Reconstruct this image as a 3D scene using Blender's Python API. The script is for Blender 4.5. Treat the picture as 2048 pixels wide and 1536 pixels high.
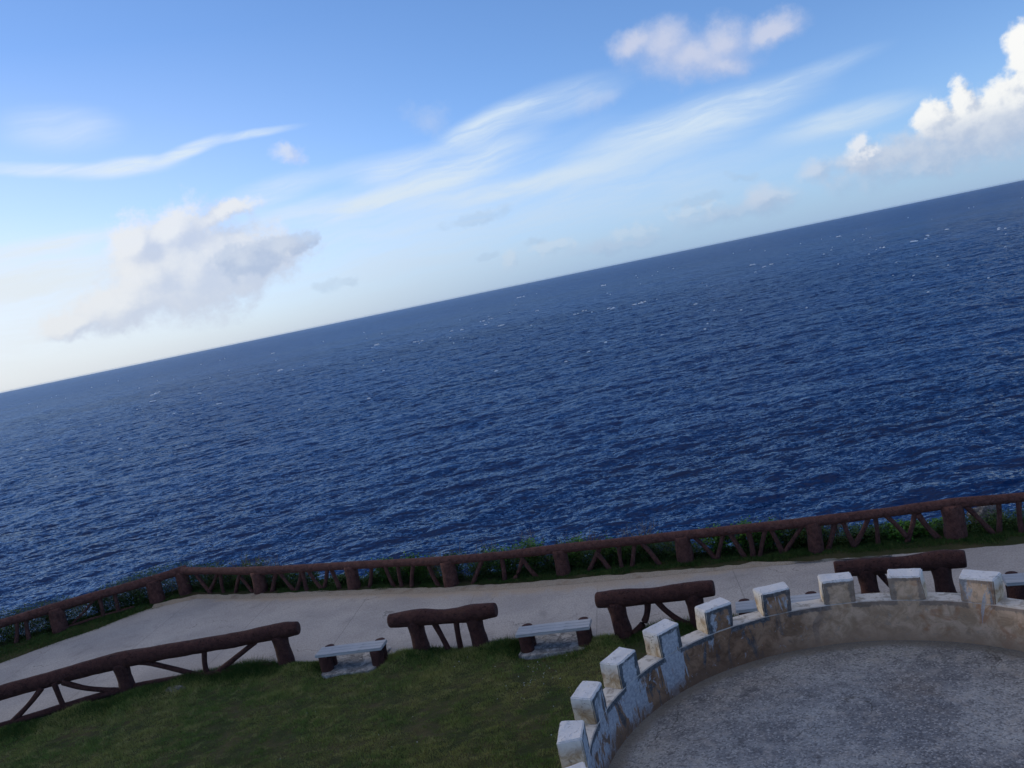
import bpy, math, random
import numpy as np
from mathutils import Vector, Matrix, noise

R_ = math.radians
scene = bpy.context.scene
for o in list(bpy.data.objects):
    bpy.data.objects.remove(o)
random.seed(7)
rng = np.random.default_rng(11)
col = scene.collection

# ------------------------------------------------------------------ camera
CAM_H = 8.0
ROLL, PITCH = R_(11.75), R_(6.289)
cam = bpy.data.cameras.new("camera")
cam.sensor_width = 36.0
cam.lens = 36.0 * 1750 / 2048
cam.clip_start = 0.05
cam.clip_end = 200000
cam_o = bpy.data.objects.new("camera", cam)
col.objects.link(cam_o)
_R = Vector((1, 0, 0)); _U = Vector((0, math.sin(PITCH), math.cos(PITCH))); _F = Vector((0, math.cos(PITCH), -math.sin(PITCH)))
cx = _R * math.cos(ROLL) - _U * math.sin(ROLL)
cy = _R * math.sin(ROLL) + _U * math.cos(ROLL)
m = Matrix((cx, cy, -_F)).transposed().to_4x4()
m.translation = Vector((0, 0, CAM_H))
cam_o.matrix_world = m
scene.camera = cam_o
scene.view_settings.view_transform = 'Standard'
scene.view_settings.look = 'None'
scene.view_settings.exposure = 0.0
scene.view_settings.gamma = 1.0
scene.render.engine = 'CYCLES'

# ------------------------------------------------------------------ node helper
class E:
    """tiny expression wrapper round Math nodes"""
    nt = None
    def __init__(s, v): s.v = v
    @staticmethod
    def m(op, *a, clamp=False):
        n = E.nt.nodes.new('ShaderNodeMath'); n.operation = op; n.use_clamp = clamp
        for i, x in enumerate(a):
            x = x.v if isinstance(x, E) else x
            if isinstance(x, (int, float)): n.inputs[i].default_value = x
            else: E.nt.links.new(x, n.inputs[i])
        return E(n.outputs[0])
    def __add__(s, o): return E.m('ADD', s, o)
    __radd__ = __add__
    def __sub__(s, o): return E.m('SUBTRACT', s, o)
    def __rsub__(s, o): return E.m('SUBTRACT', o, s)
    def __mul__(s, o): return E.m('MULTIPLY', s, o)
    __rmul__ = __mul__
    def __truediv__(s, o): return E.m('DIVIDE', s, o)
    def clamp(s): return E.m('ADD', s, 0.0, clamp=True)
    def max(s, o): return E.m('MAXIMUM', s, o)
    def min(s, o): return E.m('MINIMUM', s, o)
    def smooth(s, a, b):
        n = E.nt.nodes.new('ShaderNodeMapRange'); n.interpolation_type = 'SMOOTHSTEP'
        E.nt.links.new(s.v, n.inputs[0])
        n.inputs[1].default_value = a; n.inputs[2].default_value = b
        n.inputs[3].default_value = 0; n.inputs[4].default_value = 1
        return E(n.outputs[0])

def node(kind, **kw):
    n = E.nt.nodes.new(kind)
    for k, v in kw.items(): setattr(n, k, v)
    return n
def link(a, b):
    E.nt.links.new(a.v if isinstance(a, E) else a, b)
def nz(vec, scale, detail=4, rough=.55, dist=0, dim='3D'):
    n = node('ShaderNodeTexNoise', noise_dimensions=dim)
    if vec is not None: link(vec, n.inputs['Vector'])
    n.inputs['Scale'].default_value = scale; n.inputs['Detail'].default_value = detail
    n.inputs['Roughness'].default_value = rough; n.inputs['Distortion'].default_value = dist
    return E(n.outputs['Fac'])
def comb(x, y, z=0.0):
    n = node('ShaderNodeCombineXYZ')
    for i, q in enumerate((x, y, z)):
        if isinstance(q, E): link(q, n.inputs[i])
        else: n.inputs[i].default_value = q
    return n.outputs[0]
def rgbmix(f, a, b, mode='MIX'):
    n = node('ShaderNodeMix', data_type='RGBA', blend_type=mode)
    if isinstance(f, E): link(f, n.inputs[0])
    else: n.inputs[0].default_value = f
    for i, q in ((6, a), (7, b)):
        if isinstance(q, tuple): n.inputs[i].default_value = (*q[:3], 1)
        else: link(q, n.inputs[i])
    return n.outputs[2]
def sep(vec):
    n = node('ShaderNodeSeparateXYZ'); link(vec, n.inputs[0])
    return E(n.outputs[0]), E(n.outputs[1]), E(n.outputs[2])
def vscale(vec, s):
    n = node('ShaderNodeVectorMath', operation='MULTIPLY'); link(vec, n.inputs[0]); n.inputs[1].default_value = s
    return n.outputs[0]

# ------------------------------------------------------------------ sky
SUN_EL, SUN_AZ = 11.0, -62.0       # azimuth from +Y, negative = to the left
world = bpy.data.worlds.new("World"); scene.world = world
world.use_nodes = True
E.nt = world.node_tree
E.nt.nodes.clear()
tc = node('ShaderNodeTexCoord')
dx, dy, dz = sep(tc.outputs['Generated'])
az = E.m('ARCTAN2', dx, dy) * 57.2958
el = E.m('ARCSINE', dz) * 57.2958
sky = node('ShaderNodeTexSky', sky_type='NISHITA')
sky.sun_disc = False
sky.sun_elevation = R_(SUN_EL); sky.sun_rotation = R_(SUN_AZ)
sky.air_density = 1.0; sky.dust_density = 0.6; sky.ozone_density = 2.2
# a low camera field of view sees the sky's lowest 20 degrees only
nrm = node('ShaderNodeVectorMath', operation='NORMALIZE')
link(comb(dx, dy, dz * 1.9 + 0.05), nrm.inputs[0])
link(nrm.outputs[0], sky.inputs[0])
SKY_STRENGTH = 0.12
base = rgbmix(1.0, sky.outputs[0], (.205, .245, .315), 'MULTIPLY')
# everything below is in display-linear units (sky radiance times SKY_STRENGTH)
def warpf(scale, amp, off, detail=5, rough=.6):
    n = node('ShaderNodeTexNoise'); link(comb(az * scale, el * scale, off), n.inputs['Vector'])
    n.inputs['Scale'].default_value = 1; n.inputs['Detail'].default_value = detail; n.inputs['Roughness'].default_value = rough
    c = node('ShaderNodeSeparateColor'); link(n.outputs['Color'], c.inputs[0])
    return (E(c.outputs[0]) - .5) * amp, (E(c.outputs[1]) - .5) * amp
_vc = {}
def shifted(wx, wy):
    k = (id(wx), id(wy)) if isinstance(wx, E) else (wx, wy)
    if k not in _vc:
        _vc[k] = (comb(az + wx, el + wy, 0.0), wx, wy)
    return _vc[k][0]
def rad_of(c, vec):
    n = node('ShaderNodeMapping', vector_type='TEXTURE'); link(vec, n.inputs['Vector'])
    n.inputs['Location'].default_value = (c[0], c[1], 0); n.inputs['Rotation'].default_value = (0, 0, R_(c[4])); n.inputs['Scale'].default_value = (c[2], c[3], 1)
    l = node('ShaderNodeVectorMath', operation='LENGTH'); link(n.outputs[0], l.inputs[0])
    return E(l.outputs['Value'])
def blob(c, wx=0., wy=0.): return 1.0 - rad_of(c, shifted(wx, wy))
def union(lst, vec):
    r = None
    for c in lst:
        q = rad_of(c, vec)
        r = q if r is None else E.m('SMOOTH_MIN', r, q, .35)
    return 1.0 - r
def dirn(scale, detail, rough, off=(0, 0), sx=1., sy=1., dist=0.):
    return nz(comb((az + off[0]) * sx, (el + off[1]) * sy, 3.7), scale, detail, rough, dist)
# --- thin high cirrus: blurred streaks broken up by fibres running along them
wx, wy = warpf(.13, 7.0, 5.1, 4, .5)
fx = az + wx; fy = el + wy * .35
fib = nz(comb(fx * .10 + fy * .25, fy * 1.05 - fx * .085, 1.3), 1.0, 8, .62, .2)
fine = nz(comb(fx * .35, fy * 3.2 - fx * .3, 4.3), 1.0, 6, .6, .2)
CIR = [(-24.8, 11.8, 5.5, .55, -9, .8), (-20.4, 11.3, 4.2, .75, 0, 1.0), (-16.6, 11.8, 3.2, .55, 13, 1.0), (-12.8, 12.2, 4.2, .35, 1, .8), (-6.5, 7.0, 8.0, .95, 6, 1.0), (-0.5, 7.9, 7.0, 1.4, 12, 1.0), (4.2, 6.1, 10.0, 1.0, 0, .9),
       (1.6, 10.1, 5.0, 1.2, 14, .95), (6.2, 10.6, 6.0, 1.5, 4, .55), (14.2, 7.4, 10.0, 1.9, 4, .9), (20.0, 8.3, 7.0, .9, 7, .5), (23.3, 5.6, 5.6, 1.2, 2, .8), (-26, 7.6, 8, .8, 2.3, 1.0),
       (-25.8, 5.7, 9.4, 2.1, -1.7, 1.0), (-4.2, 8.6, 4.0, 1.2, 6, .7), (-23.3, 13.9, 4.2, 1.7, -6, .45), (-13.2, 8.5, 5.4, 1.2, 9.7, .6), (-12, 7.2, 6, .8, 8, .6), (-6, 9.2, 8, .9, 3, .3)]
cir = None
_cv = comb(az + wx * .22, el + wy * .09, 0.0)
for c in CIR:
    b = (1.0 - rad_of(c, _cv)).clamp().smooth(0, .8) * c[5]
    cir = b if cir is None else 1.0 - (1.0 - cir) * (1.0 - b)
fb = fib.smooth(.30, .66)
cir = cir * (fb * .55 + fine.smooth(.3, .75) * .16 + .38)
veil = blob((2, 3.6, 27, 6.2, -2.0), 0, wy * .3).clamp().smooth(0, .75) * (fib.smooth(.3, .7) * .5 + .5) * .72
veil = veil.max(blob((-1, 6.4, 17, 3.4, 4.0), wx * .2, wy * .3).clamp().smooth(0, .9) * (fib.smooth(.3, .7) * .6 + .4) * .5)
veil = veil.max(blob((-33, 4.0, 24, 6.8, -4.0), 0, wy * .4).clamp().smooth(0, .8) * (fib.smooth(.3, .7) * .4 + .6) * .85)
base = rgbmix((1.0 - (1.0 - cir.clamp()) * (1.0 - veil)).clamp(), base, (.70, .82, .94))
# --- low haze on the horizon, warmer and brighter towards the sun on the left
band = E.m('POWER', 2.718, el.max(0.0) * -.26)
left = az.smooth(16, -36)
hcol = rgbmix(left, (.40, .56, .76), (.83, .845, .855))
base = rgbmix(band * .88, base, hcol)
glow = az.smooth(4, -44) * (1.0 - (el * .055).clamp()) * .75
base = rgbmix(glow, base, (.86, .90, .92))
# --- unseen warm tint added overhead, above the framed sky, to warm the foreground light
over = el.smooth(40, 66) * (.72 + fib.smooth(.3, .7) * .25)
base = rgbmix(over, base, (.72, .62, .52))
# --- cumulus
wcx, wcy = warpf(.55, 1.6, 9.1, 6, .6)
NOI = {}
NF = dirn(1.5, 6, .62, (21, 33))
def cumulus(base, lst, n_scale, n_amp, edge, lit, dark, sd, opac, sh_gain=1.0, sh_bias=.5, detail=6, rough=.6, seed=(0, 0), warp=1.0, lo=0.0, nw=3.2, fine_amp=0.0):
    prev = E.m('MULTIPLY', sep(base)[0], 1e-9)      # evaluate the clouds one after another (keeps the shader's stack small)
    if n_scale not in NOI:                          # each billow noise is evaluated once and shared
        NOI[n_scale] = (dirn(n_scale, detail, rough, seed), dirn(n_scale, detail, rough, (seed[0] + sd[0], seed[1] + sd[1])))
    n1, n2 = NOI[n_scale]
    v1 = comb(az + wcx * warp + prev, el + wcy * warp, 0.0)
    v2 = node('ShaderNodeVectorMath', operation='ADD'); link(v1, v2.inputs[0]); v2.inputs[1].default_value = (sd[0], sd[1], 0)
    k = union(lst, v1)
    k2 = union(lst, v2.outputs[0])
    d1 = k + (n1 - .5) * n_amp
    if fine_amp: d1 = d1 + (NF - .5) * fine_amp
    mask = d1.smooth(lo, lo + edge)
    sh = ((k - k2) * 1.3 + (n1 - n2) * nw) * sh_gain + sh_bias
    c = rgbmix(sh.smooth(0, 1), dark, lit)
    return rgbmix(mask * opac, base, c)
SD = (-.55, .45)
base = cumulus(base, [(25.6, 2.0, 7.5, 1.5, -1), (16, 1.6, 6.6, 1.0, 0), (29.5, 2.2, 7, 1.8, 0), (9, 1.2, 5, .7, 0)], .6, 1.5, .9, (.53, .63, .78), (.36, .47, .66), (-.5, .4), .72, 1.0, .5, lo=.1)
base = cumulus(base, [(21.2, 2.9, 1.6, 1.2, 0), (23.6, 2.9, 3.4, 1.0, 0), (18.2, 2.2, 2.4, .9, 0)], .6, 1.5, .9, (.68, .73, .83), (.42, .52, .70), (-.5, .4), .7, 1.0, .5, seed=(13, 5))
base = cumulus(base, [(32.6, 6.2, 1.3, 2.3, 5), (31.7, 4.2, 2.7, 1.9, -2), (29.3, 5.0, 1.0, 1.5, 10), (28.0, 4.4, 1.5, 1.5, 7), (30, 3.7, 3.2, 1.5, -2), (34.5, 5, 2.6, 3.3, -3)], .6, 1.5, .46,
               (.98, .98, .96), (.60, .66, .77), (-.5, .4), 1.0, .9, .60, seed=(13, 5), warp=.8)
base = cumulus(base, [(30.5, 2.7, 6.8, 1.8, 0), (25.8, 3.0, 4.8, 1.2, 0)], .6, 1.1, .9, (.62, .68, .79), (.48, .56, .72), (-.5, .4), .9, .7, .5, seed=(3, 50), lo=-.12)
base = cumulus(base, [(23.5, 3.95, .9, .9, 0), (24.0, 3.4, 1.4, .7, 0)], 1.1, 1.6, .8, (.88, .89, .92), (.5, .58, .74), (-.5, .4), .9, 1.0, .6, seed=(3, 5), warp=.5)
base = cumulus(base, [(9.72, 1.75, 2.1, .7, 0), (4.3, 1.9, 1.8, .7, 3), (1.44, 1.75, .7, .9, -12), (13.6, 2.2, 2, .6, 0)], 1.1, 1.9, .6, (.74, .79, .84), (.45, .58, .74), (-.3, .3), .40, 1.0, .55, seed=(9, 1), warp=.6)
base = cumulus(base, [(16.9, 3.64, 1.3, .4, -20), (3.32, 2.5, 1.0, .4, 0), (-10.4, 2.4, 1.2, .5, 0), (.2, 2.2, 1.1, .3, 0), (14, 2.9, 2.2, .45, 0), (0, 4.7, 3, .5, 2), (-8.8, 2.3, 1, .4, 0)], 1.1, 1.8, .7, (.42, .55, .72), (.34, .47, .65), (-.3, .3), .34, seed=(29, 1), warp=.7)
base = cumulus(base, [(-17.9, 5.0, 4.6, 3.6, 9), (-18.6, 7.3, 2.6, 1.7, 0), (-20.9, 7.0, 1.6, 1.6, -9), (-20.6, 5.0, 3.0, 2.2, 0), (-15.0, 5.0, 4.2, 2.2, 4), (-12.6, 5.2, 2.0, .9, 9), (-22.4, 3.6, 3.4, 1.6, 5), (-25.6, 2.9, 2.0, .8, 2), (-15.6, 7.9, 2.4, .7, 14)], .38, 1.0, .60,
               (.83, .85, .88), (.56, .63, .78), (-.9, .7), .90, .8, .38, seed=(50, 7), rough=.58, warp=1.0, lo=-.18, nw=1.5, fine_amp=.7)
base = cumulus(base, [(-11.4, 5.5, 1.5, .8, 12), (-13.2, 5.3, 1.8, .8, 8), (-14.6, 4.8, 2.6, 1.3, 4)], .6, 1.2, .5, (.50, .60, .78), (.38, .49, .70), (-.4, .4), .65, 1, .4, seed=(50, 7), lo=-.05, fine_amp=.9)
base = cumulus(base, [(13.6, 12.2, 2.1, 2.0, -5), (15.2, 11.2, 4.2, 1.6, -12), (11.7, 12.7, 1.8, 1.2, -10), (17.1, 11.5, 2.0, 1.7, -15), (19.9, 11.4, 2.4, 1.0, 10), (16.6, 10.5, 2.4, .9, -14)], .38, .65, .95,
               (.62, .66, .81), (.45, .54, .78), (-.5, .8), .86, .8, .5, lo=-.12, nw=1.4, fine_amp=.25)
base = cumulus(base, [(-10.86, 10.8, 1.6, .7, -20)], .6, 1.5, .9, (.72, .77, .88), (.6, .66, .84), (-.4, .4), .7, seed=(7, 2))
base = cumulus(base, [(-1.8, 11.3, 2.0, 1.2, -20), (9.0, 10.2, 2.0, .9, 0)], .6, 1.5, 1.0, (.50, .62, .86), (.45, .58, .84), (-.4, .4), .45, seed=(7, 2))
# the thick air low over the sea lies in front of the clouds too
fade = E.m('POWER', 2.718, el.max(0.0) * -.42)
base = rgbmix(fade * .78, base, rgbmix(az.smooth(12, -36), (.345, .49, .69), (.745, .775, .80)))
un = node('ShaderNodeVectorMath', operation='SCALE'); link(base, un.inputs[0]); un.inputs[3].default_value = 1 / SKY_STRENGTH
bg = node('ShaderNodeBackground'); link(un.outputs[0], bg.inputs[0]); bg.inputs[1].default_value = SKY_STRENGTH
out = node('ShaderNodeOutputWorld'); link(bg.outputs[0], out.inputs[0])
world.cycles.sampling_method = 'MANUAL'; world.cycles.sample_map_resolution = 512

sun = bpy.data.lights.new("sun", 'SUN'); sun.energy = 1.0; sun.angle = R_(12); sun.color = (1.0, .80, .56)
sun_o = bpy.data.objects.new("sun", sun); col.objects.link(sun_o)
sd = Vector((math.sin(R_(SUN_AZ)) * math.cos(R_(SUN_EL)), math.cos(R_(SUN_AZ)) * math.cos(R_(SUN_EL)), math.sin(R_(SUN_EL))))
sun_o.rotation_euler = sd.to_track_quat('Z', 'Y').to_euler()
sun_o.location = sd * 60

# ------------------------------------------------------------------ object helpers
def link_obj(name, me, mat=None, parent=None):
    o = bpy.data.objects.new(name, me); col.objects.link(o)
    if mat: me.materials.append(mat)
    if parent: o.parent = parent
    return o
def thing(name, label, cat, loc=(0, 0, 0), group=None, rz=0):
    o = bpy.data.objects.new(name, None); col.objects.link(o)
    o.location = loc; o.rotation_euler = (0, 0, rz); o['label'] = label; o['category'] = cat
    if group: o['group'] = group
    return o
def tag(o, label, cat, group=None):
    o['label'] = label; o['category'] = cat
    if group: o['group'] = group
    return o
def kind(o, k): o['kind'] = k; return o
def mesh_py(name, v, f, smooth=True):
    me = bpy.data.meshes.new(name); me.from_pydata([tuple(p) for p in v], [], f)
    if smooth: me.polygons.foreach_set('use_smooth', [True] * len(me.polygons))
    me.update(); return me
def mesh_np(name, V, F, smooth=True):
    """V (n,3) F (m,k) numpy"""
    me = bpy.data.meshes.new(name); n = len(V); mm, k = F.shape
    me.vertices.add(n); me.vertices.foreach_set('co', V.astype(np.float32).ravel())
    me.loops.add(mm * k); me.loops.foreach_set('vertex_index', F.astype(np.int32).ravel())
    me.polygons.add(mm); me.polygons.foreach_set('loop_start', np.arange(0, mm * k, k, dtype=np.int32))
    me.polygons.foreach_set('loop_total', np.full(mm, k, dtype=np.int32))
    me.polygons.foreach_set('use_smooth', np.full(mm, smooth))
    me.update(calc_edges=True); return me

# ------------------------------------------------------------------ materials
def mat(name, rough=.8, spec=.3):
    M = bpy.data.materials.new(name); M.use_nodes = True
    E.nt = M.node_tree
    b = E.nt.nodes['Principled BSDF']; b.inputs['Roughness'].default_value = rough
    b.inputs['Specular IOR Level'].default_value = spec
    return M, b
def bump(b, h, strength, dist):
    n = node('ShaderNodeBump'); link(h, n.inputs['Height']); n.inputs['Strength'].default_value = strength; n.inputs['Distance'].default_value = dist
    link(n.outputs[0], b.inputs['Normal'])
def pos(): return node('ShaderNodeNewGeometry').outputs['Position']

def log_mat(name, c1, c2, worn):
    M, b = mat(name, .85, .25)
    p = pos()
    n1 = nz(p, 7, 6, .6); n2 = nz(p, 45, 4, .6)
    c = rgbmix(n1.smooth(.35, .65), c1, c2)
    nx, ny, nzz = sep(node('ShaderNodeNewGeometry').outputs['Normal'])
    w = nz(p, 18, 5, .7).smooth(.55, .75)
    c = rgbmix(w * .5, c, worn)
    sp = nz(p, 60, 2, .5).smooth(.70, .76) * .2
    c = rgbmix(sp, c, (.22, .19, .17))
    c = rgbmix(nz(p, 3.0, 6, .7, 1.0).smooth(.54, .70) * .6, c, tuple(q * .45 for q in c1))
    crk = node('ShaderNodeTexVoronoi', feature='DISTANCE_TO_EDGE'); crk.inputs['Scale'].default_value = 9
    cw = node('ShaderNodeVectorMath', operation='ADD'); link(p, cw.inputs[0]); link(vscale(node('ShaderNodeTexNoise').outputs['Color'], (.3, .3, .3)), cw.inputs[1]); link(cw.outputs[0], crk.inputs['Vector'])
    ck = E(crk.outputs['Distance']).smooth(0, .10)
    c = rgbmix((1.0 - ck) * .45, c, tuple(q * .35 for q in c1))
    link(c, b.inputs['Base Color'])
    bump(b, n1 * .8 + n2 * .5 + ck * .3, .8, .022)
    return M
M_LOG = log_mat('red_brown_painted_concrete', (.050, .020, .018), (.076, .032, .027), (.090, .046, .038))
M_LOGF = log_mat('weathered_red_brown_concrete', (.086, .036, .030), (.13, .058, .047), (.16, .105, .085))

def path_mat():
    M, b = mat('pale_worn_concrete', .9, .2)
    p = pos()
    big = nz(p, .45, 5, .6); mid = nz(p, 2.2, 6, .65, .6); fine = nz(p, 60, 3, .7)
    c = rgbmix(big.smooth(.35, .65), (.37, .35, .335), (.49, .46, .425))
    c = rgbmix(mid.smooth(.55, .72) * .5, c, (.46, .45, .43))
    c = rgbmix(nz(p, 1.1, 7, .7, 1.0).smooth(.52, .72) * .55, c, (.215, .21, .205))
    c = rgbmix(nz(vscale(p, (.5, 2.2, 1)), 1.3, 6, .7, .8).smooth(.58, .68) * .5, c, (.50, .49, .46))
    grit = nz(p, 24, 4, .8); c = rgbmix(grit.smooth(.44, .58) * .6, c, (.25, .235, .22))
    px_, py_, _ = sep(p)
    jt = E.m('ABSOLUTE', E.m('FRACT', (px_ * .93 + py_ * -.12 + (mid - .5) * .03) / 3.2) - .5).smooth(.0, .006)
    c = rgbmix((1.0 - jt) * .55, c, (.15, .145, .14))
    c = rgbmix(fine.smooth(.5, .68) * .5, c, (.20, .19, .18))
    v = node('ShaderNodeTexVoronoi', feature='DISTANCE_TO_EDGE'); v.inputs['Scale'].default_value = .33
    wv = node('ShaderNodeVectorMath', operation='ADD'); link(p, wv.inputs[0])
    nn = node('ShaderNodeTexNoise'); nn.inputs['Scale'].default_value = 1.6; nn.inputs['Detail'].default_value = 5; link(p, nn.inputs['Vector'])
    link(vscale(nn.outputs['Color'], (.9, .9, .9)), wv.inputs[1])
    link(wv.outputs[0], v.inputs['Vector'])
    cr = 1.0 - E(v.outputs['Distance']).smooth(.0, .006)
    cr = cr * nz(p, .9, 3, .5).smooth(.5, .62)
    c = rgbmix(cr * .75, c, (.13, .125, .12))
    at_ = node('ShaderNodeAttribute', attribute_name='sandy'); sd_ = E(at_.outputs['Fac'])
    c = rgbmix((sd_ + (mid - .5) * .9 + (fine - .5) * .5).smooth(.45, .8) * .85, c, rgbmix(fine.smooth(.4, .62), (.31, .25, .19), (.50, .43, .34)))
    link(c, b.inputs['Base Color'])
    bump(b, fine * .5 + mid, .5, .012)
    return M
M_PATH = path_mat()
def slab_mat():
    M, b = mat('rough_pad_concrete', .95, .1)
    p = pos(); n = nz(p, 5, 7, .72, .8); f = nz(p, 30, 5, .75)
    c = rgbmix(n.smooth(.36, .6), (.13, .13, .135), (.34, .34, .33))
    c = rgbmix(f.smooth(.45, .62) * .6, c, (.12, .115, .11)); c = rgbmix(nz(p, 2.6, 6, .7, 1).smooth(.52, .6) * .8, c, (.50, .49, .47))
    link(c, b.inputs['Base Color']); bump(b, n + f * .6, 1, .03); return M
M_SLAB = slab_mat()
def sand_mat():
    M, b = mat('coral_sand', .95, .1)
    p = pos(); g = nz(p, 55, 4, .8)
    c = rgbmix(g.smooth(.4, .65), (.30, .25, .19), (.50, .44, .35))
    c = rgbmix(nz(p, 3, 5, .6).smooth(.5, .7) * .6, c, (.24, .18, .13))
    link(c, b.inputs['Base Color']); bump(b, g, .8, .02); return M
M_SAND = sand_mat()
def soil_mat():
    M, b = mat('grass_soil', .95, .1)
    p = pos()
    c = rgbmix(nz(p, 1.2, 5, .6).smooth(.4, .65), (.040, .048, .020), (.070, .062, .032))
    _, _, z = sep(p)
    rock = rgbmix(nz(p, 2, 6, .65).smooth(.4, .6), (.05, .046, .042), (.15, .14, .12))
    c = rgbmix((z * -1.0).smooth(.5, 1.5), c, rock)
    link(c, b.inputs['Base Color']); bump(b, nz(p, 9, 5, .6), .7, .04); return M
M_SOIL = soil_mat()
def leaf_mat(name, cols, scale, rough=.6, fine=14):
    M, b = mat(name, rough, .25)
    p = pos()
    c = rgbmix(nz(p, scale, 4, .6).smooth(.38, .62), cols[0], cols[1])
    c = rgbmix(nz(p, fine, 3, .6).smooth(.48, .66) * .7, c, cols[2])
    link(c, b.inputs['Base Color']); b.inputs['Specular IOR Level'].default_value = .08; return M
M_GRASS = leaf_mat('mown_grass', ((.14, .215, .055), (.27, .285, .09), (.37, .35, .14)), .55, .7, 3.3)
M_TALL = leaf_mat('thick_grass', ((.035, .078, .018), (.065, .11, .028), (.12, .15, .045)), 1.5, .7, 9)
M_LEAF = leaf_mat('glossy_leaves', ((.04, .11, .016), (.075, .20, .03), (.13, .28, .05)), 3, .45)
M_LEAFD = leaf_mat('dark_leaves', ((.030, .070, .018), (.055, .105, .026), (.09, .13, .04)), 3, .6)
M_TWIG = leaf_mat('dry_twigs', ((.14, .10, .07), (.20, .155, .115), (.26, .21, .16)), 5, .9)
def plank_mat():
    M, b = mat('grey_weathered_planks', .8, .2)
    t = node('ShaderNodeTexCoord').outputs['Object']
    x, y, z = sep(t)
    g = nz(comb(x * 2.0, y * 30.0, z * 30.0), 1.0, 5, .6)
    c = rgbmix(g.smooth(.3, .7), (.33, .35, .37), (.46, .48, .50))
    c = rgbmix(nz(t, 5, 5, .7).smooth(.55, .75) * .6, c, (.13, .15, .17))
    link(c, b.inputs['Base Color']); bump(b, g, .4, .01); return M
M_PLANK = plank_mat()

TC = Vector((3.21, 8.87)); R_IN, R_OUT = 3.27, 3.55
FLOOR_Z, CREN_Z, MER_Z = 2.0, 2.60, 2.95
def stained(name):
    """old painted render on the parapet and its blocks: bare grey at the arrises, paint remains, brown and tan dirt"""
    M, b = mat(name, .9, .2)
    p = pos(); x, y, z = sep(p)
    big = nz(p, 1.6, 5, .6, .4); med = nz(p, 5, 6, .68, .8); fin = nz(p, 24, 6, .75); crk = nz(p, 11, 6, .7, 1.2)
    rx = x - TC.x; ry = y - TC.y; rad = E.m('SQRT', rx * rx + ry * ry)
    ng = node('ShaderNodeNewGeometry').outputs['Normal']; nx, ny, nzz = sep(ng)
    nd = (nx * rx + ny * ry) / rad
    s = (E.m('FRACT', (E.m('ARCTAN2', ry, rx) * 57.2958 - 76.3) / PITCH_DEG + 20.5) - .5) * (PITCH_DEG * math.pi / 180 * R_IN)
    sa = E.m('ABSOLUTE', s)
    wob = (med - .5) * .13 + (fin - .5) * .05
    d = E.m('MINIMUM', .215 - sa, MER_Z - z).max(CREN_Z - z) + wob           # distance from the stepped outline
    far = (x + (big - .5) * 1.8).smooth(2.5, 4.3)
    brown = rgbmix(med.smooth(.35, .65), (.15, .085, .050), (.33, .20, .12))
    tan = rgbmix(med.smooth(.35, .65), (.42, .29, .18), (.66, .48, .33))
    tan = rgbmix(crk.smooth(.54, .64) * .4, tan, (.20, .14, .10))
    tan = rgbmix(nz(p, 2.4, 4, .6, 1).smooth(.56, .68) * .75, tan, (.40, .20, .10))
    dirt = rgbmix(far, brown, tan)
    paint = rgbmix(fin.smooth(.35, .7), (.29, .31, .34), (.52, .54, .56))
    grey = rgbmix(crk.smooth(.38, .65), (.055, .065, .075), (.13, .14, .15))
    stk = nz(comb(x * 3.6, y * 3.6, z * 1.3), 1.0, 7, .66, 1.1)
    side = x.smooth(.6, 3.3)
    under = 1.0 - sa.smooth(.14, .40)                     # paint hangs on longest below and on the blocks
    pm = (stk + under * .075 + (z - 2.5) * .16 - side * .20).smooth(.475, .52)
    c = rgbmix(pm, dirt, paint)
    c = rgbmix((1.0 - stk).smooth(.565, .60) * (1.0 - far) * (1.0 - under * .3) * .9, c, grey)
    low = 1.0 - (z + (big - .5) * .5).smooth(2.02, 2.25)
    c = rgbmix(low * .75, c, rgbmix(far, (.20, .125, .08), (.42, .29, .19)))
    frame = (1.0 - d.smooth(.060, .085)) * (1.0 - far * .45)
    c = rgbmix(frame * .95, c, grey)
    c = rgbmix(crk.smooth(.60, .66) * .6, c, rgbmix(far, (.40, .43, .47), (.46, .40, .31)))
    # cheeks and outer faces: cream, ochre-stained downwards
    cream = rgbmix(med.smooth(.38, .62), (.36, .245, .13), (.66, .57, .43))
    cream = rgbmix((z + wob).smooth(2.72, 2.93), cream, (.68, .66, .61))
    cream = rgbmix(crk.smooth(.58, .64) * .7, cream, (.20, .16, .12))
    c = rgbmix((nd * -1.0).smooth(.55, .8), cream, c)
    # tops, with the white lapping a little over the edge
    chip = crk.smooth(.57, .63) * (1.0 - nzz.smooth(.99, 1.0) * .35)
    topc = rgbmix(fin.smooth(.35, .7), (.66, .66, .66), (.74, .74, .74))
    topc = rgbmix(nz(p, 3, 5, .65).smooth(.45, .7) * .45, topc, (.50, .49, .47))
    topc = rgbmix(chip * .75, topc, (.27, .27, .27))
    lap = (z + wob * .45).smooth(MER_Z - .035, MER_Z - .02)
    c = rgbmix(lap, c, topc)
    tm = nzz.smooth(.6, .8); crn = z.smooth(2.7, 2.75)
    ctop = rgbmix(nz(p, 6, 6, .7, .5).smooth(.48, .60) * .75, (.64, .62, .58), (.30, .27, .23))
    c = rgbmix(tm, c, rgbmix(crn, ctop, topc))
    link(c, b.inputs['Base Color']); bump(b, med * .8 + crk * .7 + fin * .5, .9, .016)
    return M
PITCH_DEG = 360 / 23
M_WALL = stained('stained_painted_render')
M_MER = M_WALL
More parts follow.
